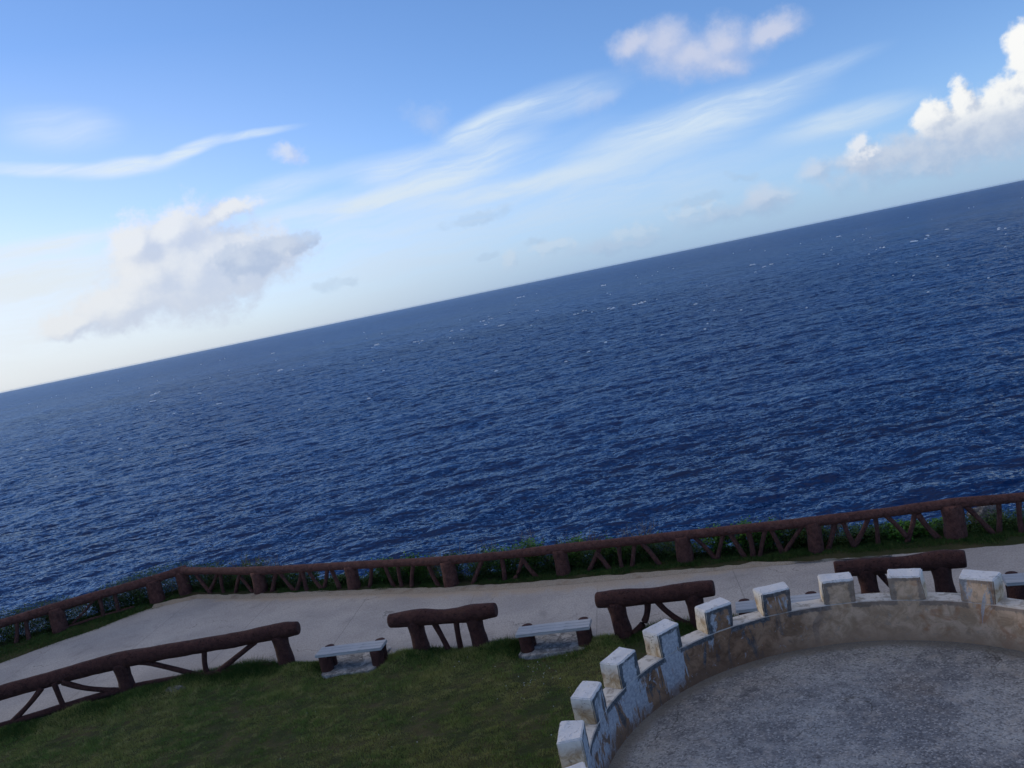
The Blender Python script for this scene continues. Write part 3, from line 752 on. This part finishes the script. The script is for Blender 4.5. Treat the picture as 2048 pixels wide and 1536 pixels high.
def slab(c, ang, sx, sy, seed):
    V = []; n_ = 28
    for k in range(n_):
        a_ = 2 * math.pi * k / n_; cxx = math.copysign(abs(math.cos(a_)) ** .2, math.cos(a_)) * sx / 2; cyy = math.copysign(abs(math.sin(a_)) ** .2, math.sin(a_)) * sy / 2
        f = 1 + .10 * vn(cxx * 3, cyy * 3, 1, seed); V.append((cxx * f, cyy * f))
    top = [(x, y, .025) for x, y in V]; bot = [(x * 1.01, y * 1.01, -.08) for x, y in V]
    F = [tuple(range(n_))] + [(i, (i + 1) % n_, n_ + (i + 1) % n_, n_ + i)[::-1] for i in range(n_)]
    o = kind(link_obj('paving_slab', mesh_py('slab', top + bot, F, False), M_SLAB), 'structure'); o.location = (c[0], c[1], .02); o.rotation_euler = (0, 0, R_(ang))
slab((-4.98, 20.12), -12, 1.35, 1.25, 1); slab((-.22, 18.86), -13, 1.45, 1.2, 2); slab((4.6, 17.6), -14, 1.5, .9, 3); slab((9.5, 16.2), -20, 1.5, .9, 4)

# ------------------------------------------------------------------ round lookout with battlements
turret = thing('turret', 'round lookout terrace with peeling stained parapet and pebbled floor in the near right corner', 'lookout', (TC.x, TC.y, 0))
NS = 276
def ring_wall():
    V = []; F = []
    prof = [(R_OUT + .02, -.4), (R_OUT, 1.2), (R_OUT, CREN_Z - .012), (R_OUT - .012, CREN_Z), (R_OUT - .14, CREN_Z + .002), (R_IN + .012, CREN_Z), (R_IN, CREN_Z - .012), (R_IN, 2.45), (R_IN, 2.3), (R_IN, 2.15), (R_IN, 1.95)]
    for k in range(NS):
        a_ = 2 * math.pi * k / NS
        for (r, z) in prof:
            p = Vector((math.cos(a_) * r, math.sin(a_) * r, z)); w = 1 + .0012 * noise.noise(p * 2.0) + .0008 * noise.noise(p * 9)
            V.append((p.x * w, p.y * w, z + (.006 * noise.noise(p * 4) if z > 2.5 else 0)))
    m_ = len(prof)
    for k in range(NS):
        for j in range(m_ - 1):
            a_ = k * m_ + j; b_ = ((k + 1) % NS) * m_ + j; F.append((a_, b_, b_ + 1, a_ + 1))
    return mesh_py('parapet', V, F, True)
w = link_obj('parapet', ring_wall(), M_WALL, turret)
w.data.polygons.foreach_set('use_smooth', [False] * len(w.data.polygons))
def disc():
    V = [(0, 0, FLOOR_Z)]; F = []; nr = 16
    for i in range(1, nr + 1):
        for k in range(96):
            a_ = 2 * math.pi * k / 96; r = (R_IN + .02) * i / nr
            V.append((r * math.cos(a_), r * math.sin(a_), FLOOR_Z + .006 * noise.noise(Vector((r * math.cos(a_), r * math.sin(a_), 0)))))
    for k in range(96): F.append((0, 1 + k, 1 + (k + 1) % 96))
    for i in range(nr - 1):
        for k in range(96):
            a_ = 1 + i * 96 + k; b_ = 1 + i * 96 + (k + 1) % 96; F.append((a_, a_ + 96, b_ + 96, b_))
    return mesh_py('deck', V, F)
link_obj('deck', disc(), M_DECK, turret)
import bmesh
def merlon_mesh(seed):
    bm = bmesh.new(); bmesh.ops.create_cube(bm, size=1)
    for v in bm.verts: v.co = Vector((v.co.x * (R_OUT - R_IN + .006), v.co.y * .44 * (1.04 if v.co.x > 0 else .97), (v.co.z + .5) * (MER_Z - CREN_Z + .01) - .01))
    r = random.Random(seed)
    for v in bm.verts: v.co += Vector((r.uniform(-.004, .004), r.uniform(-.022, .022), r.uniform(-.014, .014) if v.co.z > .1 else 0))
    bmesh.ops.bevel(bm, geom=list(bm.edges), offset=.014, segments=2, affect='EDGES')
    bmesh.ops.subdivide_edges(bm, edges=list(bm.edges), cuts=4, use_grid_fill=True)
    for v in bm.verts: v.co += Vector((1, 1, 1)) * .0
    for v in bm.verts:
        q = v.co * 9 + Vector((seed * 3.3, 0, 0)); v.co += Vector((noise.noise(q), noise.noise(q + Vector((7, 0, 0))), noise.noise(q + Vector((0, 9, 0))))) * .007 + Vector((noise.noise(q * 3), noise.noise(q * 3 + Vector((7, 0, 0))), noise.noise(q * 3 + Vector((0, 9, 0))))) * .004
    me = bpy.data.meshes.new('merlon'); bm.to_mesh(me); bm.free(); return me
RM = (R_IN + R_OUT) / 2
MER_AZ = [76.3 + (k) * 360 / 23 for k in range(23)]
for k, d_ in enumerate(MER_AZ):
    a_ = R_(d_)
    o = link_obj('merlon', merlon_mesh(k), M_MER, turret)
    o.location = (RM * math.cos(a_), RM * math.sin(a_), CREN_Z); o.rotation_euler = (0, 0, a_)

# ------------------------------------------------------------------ grass
def blades(name, X, Y, Z, h, w, lean, M, label, cat, seed):
    n_ = len(X); r = np.random.default_rng(seed)
    th = r.uniform(0, 2 * np.pi, n_); hh = h * r.uniform(.5, 1.3, n_); ww = w * r.uniform(.7, 1.3, n_)
    la = r.uniform(0, 2 * np.pi, n_); ll = lean * hh * r.uniform(.2, 1.3, n_)
    A = np.stack([X - np.cos(th) * ww / 2, Y - np.sin(th) * ww / 2, Z - .01], -1)
    B = np.stack([X + np.cos(th) * ww / 2, Y + np.sin(th) * ww / 2, Z - .01], -1)
    C = np.stack([X + np.cos(la) * ll, Y + np.sin(la) * ll, Z + hh], -1)
    V = np.stack([A, B, C], 1).reshape(-1, 3); F = np.arange(3 * n_).reshape(-1, 3)
    return kind(tag(link_obj(name, mesh_np(name, V, F, False), M), label, cat), 'stuff')
VG = np.vectorize(gz)
# height lookup grid
gx = np.arange(-20, 14, .08); gy = np.arange(11, 32, .08)
GH = np.array([[gz(a_, b_) for b_ in gy] for a_ in gx])
def gh(X, Y):
    u = (X - gx[0]) / .08; v = (Y - gy[0]) / .08; iu = np.clip(u.astype(int), 0, len(gx) - 2); iv = np.clip(v.astype(int), 0, len(gy) - 2); fu = u - iu; fv = v - iv
    return (GH[iu, iv] * (1 - fu) + GH[iu + 1, iv] * fu) * (1 - fv) + (GH[iu, iv + 1] * (1 - fu) + GH[iu + 1, iv + 1] * fu) * fv
NSM = rng.normal(size=(256, 256))
def vnoise(X, Y, s, off=0):
    u = X * s + 50 + off; v = Y * s + 50 + off * 1.7; N = 256
    iu = np.floor(u).astype(int); iv = np.floor(v).astype(int); fu = u - iu; fv = v - iv; fu = fu * fu * (3 - 2 * fu); fv = fv * fv * (3 - 2 * fv)
    return (NSM[iu % N, iv % N] * (1 - fu) + NSM[(iu + 1) % N, iv % N] * fu) * (1 - fv) + (NSM[iu % N, (iv + 1) % N] * (1 - fu) + NSM[(iu + 1) % N, (iv + 1) % N] * fu) * fv
N_L = 520000
X = rng.uniform(-14.5, 1.2, N_L); D = rng.uniform(0, 8.0, N_L); Y = f_near(X) - D - .03
keep = (Y > 12.3) & (Y > -X * .1 + 12.0)
slabs = [(-5.0, 20.0, .68, .50), (-.25, 18.80, .70, .52)]
for sx_, sy_, ax, ay in slabs: keep &= ~((np.abs(X - sx_) < ax) & (np.abs(Y - sy_) < ay))
X, Y, D = X[keep], Y[keep], D[keep]
hgt = .032 + .016 * np.clip(vnoise(X, Y, 1.3), -1, 1.5) + .014 * np.clip(vnoise(X, Y * 1.6, 4.5, 7), -1, 1.5) + .05 * np.exp(-(D / .9) ** 2)
blades('grass', X, Y, gh(X, Y), np.clip(hgt, .012, .2), .010, .9, M_GRASS, 'olive green mown lawn below the log rails, left of the terrace', 'lawn', 1)
N_T = 170000
X = rng.uniform(-18, 8.5, N_T); D = np.abs(rng.normal(0, .48, N_T)); Y = f_near(X) - D + .10
lum = vnoise(X, Y, .9, 3)
keep = (lum + .8 - D * .9 > rng.uniform(-.6, 1.2, N_T))
for sx_, sy_, ax, ay in slabs + [(4.6, 17.6, .74, .5)]: keep &= ~((np.abs(X - sx_) < ax) & (np.abs(Y - sy_) < ay + .06))
keep &= ~((X > -.95) & (X < .5) & (D < .5))
keep &= ~((X > -5.6) & (X < -4.3) & (D < .6))
X, Y, D, lum = X[keep], Y[keep], D[keep], lum[keep]
blades('tall_grass', X, Y, gh(X, Y), np.clip(.13 + .10 * lum, .04, .30) * np.exp(-D * .7), .014, .8, M_TALL, 'dark thick tufted grass at the feet of the near log rails and benches', 'long grass', 2)
N_F = 190000
X = rng.uniform(-19, 13, N_F); lo = f_far(X) + np.where(X > -12.8, .10 + .22 * np.clip(vnoise(X, X * 0, 1.3, 5) + .2, 0, 1.3), -.25); hi = f_fence(X) + .9
Y = lo + (hi - lo) * rng.uniform(0, 1, N_F) ** .9
keep = (Y - lo > .1 * rng.random(N_F)) & ~((X > -12.5) & (X < -8.6) & (Y < f_fence(X) + .05)) & ~((X > -8.6) & (X < -1.0) & (vnoise(X, Y, 1.4, 9) < -.35))
X, Y = X[keep], Y[keep]
blades('verge_grass', X, Y, gh(X, Y), .055 + .02 * vnoise(X, Y, 2, 1), .013, .9, M_TALL, 'dark green grass verge between the path and the cliff-edge fence', 'grass verge', 3)

# ------------------------------------------------------------------ shrubs behind the fence
def tube(V, F, p0, p1, r0, r1, n_=5):
    d = (p1 - p0).normalized(); up = Vector((0, 0, 1)) if abs(d.z) < .9 else Vector((1, 0, 0)); sx = d.cross(up).normalized(); sy = sx.cross(d)
    b = len(V)
    for c, r in ((p0, r0), (p1, r1)):
        for j in range(n_): V.append(c + sx * r * math.cos(6.283 * j / n_) + sy * r * math.sin(6.283 * j / n_))
    for j in range(n_): F.append((b + j, b + (j + 1) % n_, b + n_ + (j + 1) % n_, b + n_ + j))
def leafy(label, x, y, z0, rad, h, M, n_leaf, r, size=.05, group='green shrubs behind the fence'):
    t = thing('shrub', label, 'shrub', (x, y, z0), group)
    V = []; F = []; ends = []
    for k in range(11):
        aa = r.uniform(0, 6.283); rr = rad * math.sqrt(r.random()) * .9; p = Vector((r.gauss(0, .05), r.gauss(0, .05), -.1))
        e = Vector((math.cos(aa) * rr, math.sin(aa) * rr * .6, h * r.uniform(.55, 1.0)))
        mdd = p.lerp(e, .5) + Vector((r.gauss(0, .06), r.gauss(0, .06), -.02)); tube(V, F, p, mdd, .012, .009); tube(V, F, mdd, e, .009, .004); ends += [e, mdd, mdd.lerp(e, .6)]
    link_obj('stems', mesh_py('stems', V, F), M_TWIG, t)
    V = []; F = []
    for k in range(n_leaf):
        c = r.choice(ends) + Vector((r.gauss(0, rad * .17), r.gauss(0, rad * .17), r.gauss(0, h * .13)))
        if c.z < -.1: c.z = abs(c.z)
        a_ = r.uniform(0, 6.283); tl = r.uniform(-.5, .9); L_ = size * r.uniform(.7, 1.4); W_ = L_ * .42
        d = Vector((math.cos(a_) * math.cos(tl), math.sin(a_) * math.cos(tl), math.sin(tl))); s = d.cross(Vector((r.gauss(0, .4), r.gauss(0, .4), 1))).normalized()
        b = len(V); V += [c, c + d * L_ * .5 + s * W_, c + d * L_, c + d * L_ * .5 - s * W_]; F.append((b, b + 1, b + 2, b + 3))
    link_obj('foliage', mesh_py('foliage', V, F, False), M, t)
def dry(label, x, y, z0, rad, h, r, n_=16, leaf=60):
    t = thing('dry_shrub', label, 'dry shrub', (x, y, z0), 'dry twiggy shrubs on the cliff edge')
    V = []; F = []; tips = []
    def grow(p, d, L_, rr, lv):
        e = p + d * L_; tube(V, F, p, e, rr, rr * .7, 4); tips.append(e)
        if lv:
            for q in range(r.randint(2, 3)):
                dd = (d + Vector((r.gauss(0, .55), r.gauss(0, .4), r.gauss(.12, .3)))).normalized(); grow(e, dd, L_ * r.uniform(.5, .8), rr * .68, lv - 1)
    for k in range(n_):
        aa = r.uniform(0, 6.283); q = rad * r.random(); st = Vector((math.cos(aa) * q, math.sin(aa) * q * .5, -.1)); tube(V, F, Vector((0, 0, -.3)), st, .009, .008, 4); grow(st, Vector((r.gauss(0, .35), r.gauss(0, .25), 1)).normalized(), h * r.uniform(.3, .48), .0085, 2)
    link_obj('twigs', mesh_py('twigs', V, F), M_TWIG, t)
    V = []; F = []
    for k in range(leaf):
        c = r.choice(tips) + Vector((r.gauss(0, .04), r.gauss(0, .04), r.gauss(0, .05))); a_ = r.uniform(0, 6.283); L_ = .04
        d = Vector((math.cos(a_), math.sin(a_), r.uniform(-.4, .6))).normalized(); s = d.cross(Vector((0, 0, 1))).normalized() * .014
        b = len(V); V += [c, c + d * L_ * .5 + s, c + d * L_, c + d * L_ * .5 - s]; F.append((b, b + 1, b + 2, b + 3))
    link_obj('leaves', mesh_py('leaves', V, F, False), M_LEAFD, t)
ORD = ['', 'first', 'second', 'third', 'fourth', 'fifth', 'sixth', 'seventh', 'eighth']
rs = random.Random(21)
# (x, offset beyond fence, radius, height, kind G bright leafy / D dark leafy / T dry twigs, where)
def bay_name(x):
    if x < -12.34:
        return 'left of the corner post'
    for i in range(3, 11):
        if x < FP[i + 1][0]: return '%s bay right of corner' % ORD[i - 2]
    return 'beyond the last bay'
PL = [(-18.6, .5, .7, .75, 'T'), (-17.6, .5, .7, .85, 'D'), (-17.2, 1.0, .8, 1.0, 'T'), (-16.4, .45, .6, .65, 'D'), (-15.75, .9, .7, 1.05, 'T'), (-15.1, .45, .7, .75, 'D'), (-14.6, 1.0, .7, 1.1, 'T'), (-14.0, .5, .6, .6, 'D'), (-13.6, .9, .5, .9, 'T'),
      (-12.7, .6, .5, .65, 'T'), (-11.6, .55, .55, .85, 'D'), (-11.2, .85, .55, 1.05, 'T'), (-10.6, .5, .6, .85, 'D'), (-10.2, .9, .5, 1.25, 'T'), (-9.6, .6, .55, .9, 'D'), (-9.3, .95, .55, 1.15, 'T'), (-8.5, .5, .55, .75, 'D'), (-7.7, .55, .45, .5, 'D'),
      (-6.4, .5, .4, .3, 'D'), (-5.2, .5, .4, .35, 'D'), (-4.75, .6, .5, .75, 'G'), (-4.2, .5, .45, .7, 'D'), (-3.75, .6, .45, .8, 'G'), (-3.2, .8, .5, 1.1, 'T'), (-2.7, .5, .5, .8, 'D'), (-2.0, .6, .5, .75, 'D'), (-1.75, 1.0, .5, 1.15, 'T'), (-1.2, .6, .5, .85, 'G'), (-.5, .6, .5, .95, 'G'), (-.4, .9, .4, 1.3, 'T'),
      (.15, .55, .5, .75, 'D'), (.75, .6, .45, .7, 'G'), (.9, .9, .4, 1.15, 'T'), (1.5, .5, .45, .7, 'D'), (2.0, .6, .45, .65, 'G'), (2.45, .9, .45, 1.2, 'T'), (2.6, .5, .45, .7, 'D'), (3.3, .7, .4, .7, 'T'), (3.9, .6, .4, .55, 'T'), (4.4, .55, .5, .7, 'G'), (5.1, .55, .5, .75, 'G'), (5.75, .5, .45, .8, 'G'), (5.6, .9, .4, 1.0, 'T'), (6.2, .5, .4, .6, 'D'),
      (6.8, .6, .4, .6, 'D'), (7.2, .7, .35, .8, 'T'), (7.9, .5, .4, .3, 'D'), (8.7, .45, .55, .33, 'G'), (9.2, .5, .45, .3, 'G'), (11.9, .6, .5, .5, 'D')]
cnt = {}
for x, dy_, rad_, h_, kd in PL: cnt.setdefault((bay_name(x), kd), []).append(x)
for x, dy_, rad_, h_, kd in PL:
    y = float(f_fence(x)) + dy_; z0 = max(gz(x, y), -.35)
    bn = bay_name(x); same = cnt[(bn, kd)]
    adj = {'G': 'bright leafy shrub', 'D': 'dark low shrub', 'T': 'dry twiggy shrub'}[kd]
    o_ = ('' if len(same) == 1 else ORD[same.index(x) + 1] + ' from left ')
    lab = '%s behind fence, %s%s' % (adj, o_, bn)
    if kd == 'T': dry(lab, x, y, z0, rad_, h_, rs)
    else: leafy(lab, x, y, z0, rad_ * 1.1, h_ * .85, M_LEAF if kd == 'G' else M_LEAFD, 1700 if kd == 'G' else 1500, rs, .062 if kd == 'G' else .052)

N_U = 190000
X = rng.uniform(-19, 13, N_U); Y = f_fence(X) + .15 + 1.15 * rng.random(N_U)
den = np.clip(vnoise(X, Y, 1.1, 4) * .5 + .75, .05, 1) * np.where((X > -8.2) & (X < -5.1), .25, 1) * np.where(X > 6.9, .3, 1) * np.where((X > -12.3) & (X < 6.9), .75, 1.25)
keep = rng.random(N_U) < den; X, Y, den = X[keep], Y[keep], den[keep]
H_ = rng.random(len(X)) ** 1.2 * (.12 + .50 * den + np.where(X < -11.5, .3, 0)); Z_ = np.maximum(gh(X, Y), -.5) + H_
n_ = len(X); th = rng.uniform(0, 6.283, n_); tl = rng.uniform(-.5, .9, n_); Ls = rng.uniform(.03, .075, n_)
D_ = np.stack([np.cos(th) * np.cos(tl), np.sin(th) * np.cos(tl), np.sin(tl)], -1); S_ = np.stack([-np.sin(th), np.cos(th), rng.normal(0, .3, n_)], -1)
P0 = np.stack([X, Y, Z_], -1)
V = np.stack([P0, P0 + D_ * (Ls * .5)[:, None] + S_ * (Ls * .25)[:, None], P0 + D_ * Ls[:, None], P0 + D_ * (Ls * .5)[:, None] - S_ * (Ls * .25)[:, None]], 1).reshape(-1, 3)
kind(tag(link_obj('undergrowth', mesh_np('undergrowth', V, np.arange(4 * n_).reshape(-1, 4), False), M_LEAFD), 'low dark tangled ground cover on the cliff lip behind the fence', 'ground cover'), 'stuff')

# ------------------------------------------------------------------ stones and litter
def rock(name, label, x, y, z, sx, sy, sz, seed, M=M_STONE, cat='rock'):
    bm = bmesh.new(); bmesh.ops.create_icosphere(bm, subdivisions=4, radius=1)
    for v in bm.verts:
        q = v.co * 1.3 + Vector((seed, 0, 0)); f = 1 + .35 * noise.noise(q) + .2 * noise.noise(q * 3) + .1 * noise.noise(q * 8)
        v.co = Vector((v.co.x * f * sx, v.co.y * f * sy, v.co.z * f * sz))
    me = bpy.data.meshes.new(name); bm.to_mesh(me); bm.free()
    o = link_obj(name, me, M); o.location = (x, y, z); tag(o, label, cat); return o
rock('rock', 'dark grey coral rock on the cliff edge behind the fence, upper right', 10.75, 20.75, .05, .42, .3, .42, 3)
rock('rock', 'small grey stone half sunk in lawn below the longest log rail', -9.6, 20.62, .06, .26, .14, .09, 8)
for k, (px_, py_, s_) in enumerate([(1.63, 11.86, .022), (1.27, 11.66, .016), (1.55, 11.80, .012)]):
    rock('pebble', ['largest dark crumb on the terrace floor by the curved wall', 'leftmost dark crumb on the terrace floor by the curved wall', 'smallest dark crumb between two others on the terrace floor'][k], px_, py_, FLOOR_Z + .01, s_ * 1.6, s_, s_ * .7, k + 20, M_LOG, 'debris')
V = []; F = []
r = random.Random(9)
for k in range(60):
    x = r.uniform(-6, 0); y = float(f_near(x)) - r.uniform(.4, 4.5)
    if r.random() < .5: x = r.gauss(-.9, .5); y = 17.2 + r.gauss(0, .5)
    z = gz(x, y) + .05; b = len(V); s = r.uniform(.004, .009)
    V += [(x - s, y, z), (x, y - s, z + .004), (x + s, y, z), (x, y + s, z + .01)]; F.append((b, b + 1, b + 2, b + 3))
kind(tag(link_obj('lawn_flowers', mesh_py('flowers', V, F, False), M_FOAM), 'tiny white specks scattered over the lawn near the terrace', 'flowers'), 'stuff')

# ------------------------------------------------------------------ air
def haze():
    x0, x1, y0, y1, z0, z1 = -34000, 34000, -200, 34000, -29, 12.5
    v = [(x0, y0, z0), (x1, y0, z0), (x1, y1, z0), (x0, y1, z0), (x0, y0, z1), (x1, y0, z1), (x1, y1, z1), (x0, y1, z1)]
    f = [(0, 3, 2, 1), (4, 5, 6, 7), (0, 1, 5, 4), (1, 2, 6, 5), (2, 3, 7, 6), (3, 0, 4, 7)]
    M = bpy.data.materials.new('sea_air'); M.use_nodes = True; E.nt = M.node_tree; E.nt.nodes.clear()
    p = node('ShaderNodeVolumePrincipled'); p.inputs['Color'].default_value = (.60, .78, 1, 1); p.inputs['Density'].default_value = 1.3e-5; p.inputs['Anisotropy'].default_value = .3
    o_ = node('ShaderNodeOutputMaterial'); link(p.outputs[0], o_.inputs['Volume'])
    kind(tag(link_obj('haze', mesh_py('haze', v, f, False), M), 'pale sea haze softening the horizon', 'haze'), 'stuff')
haze()
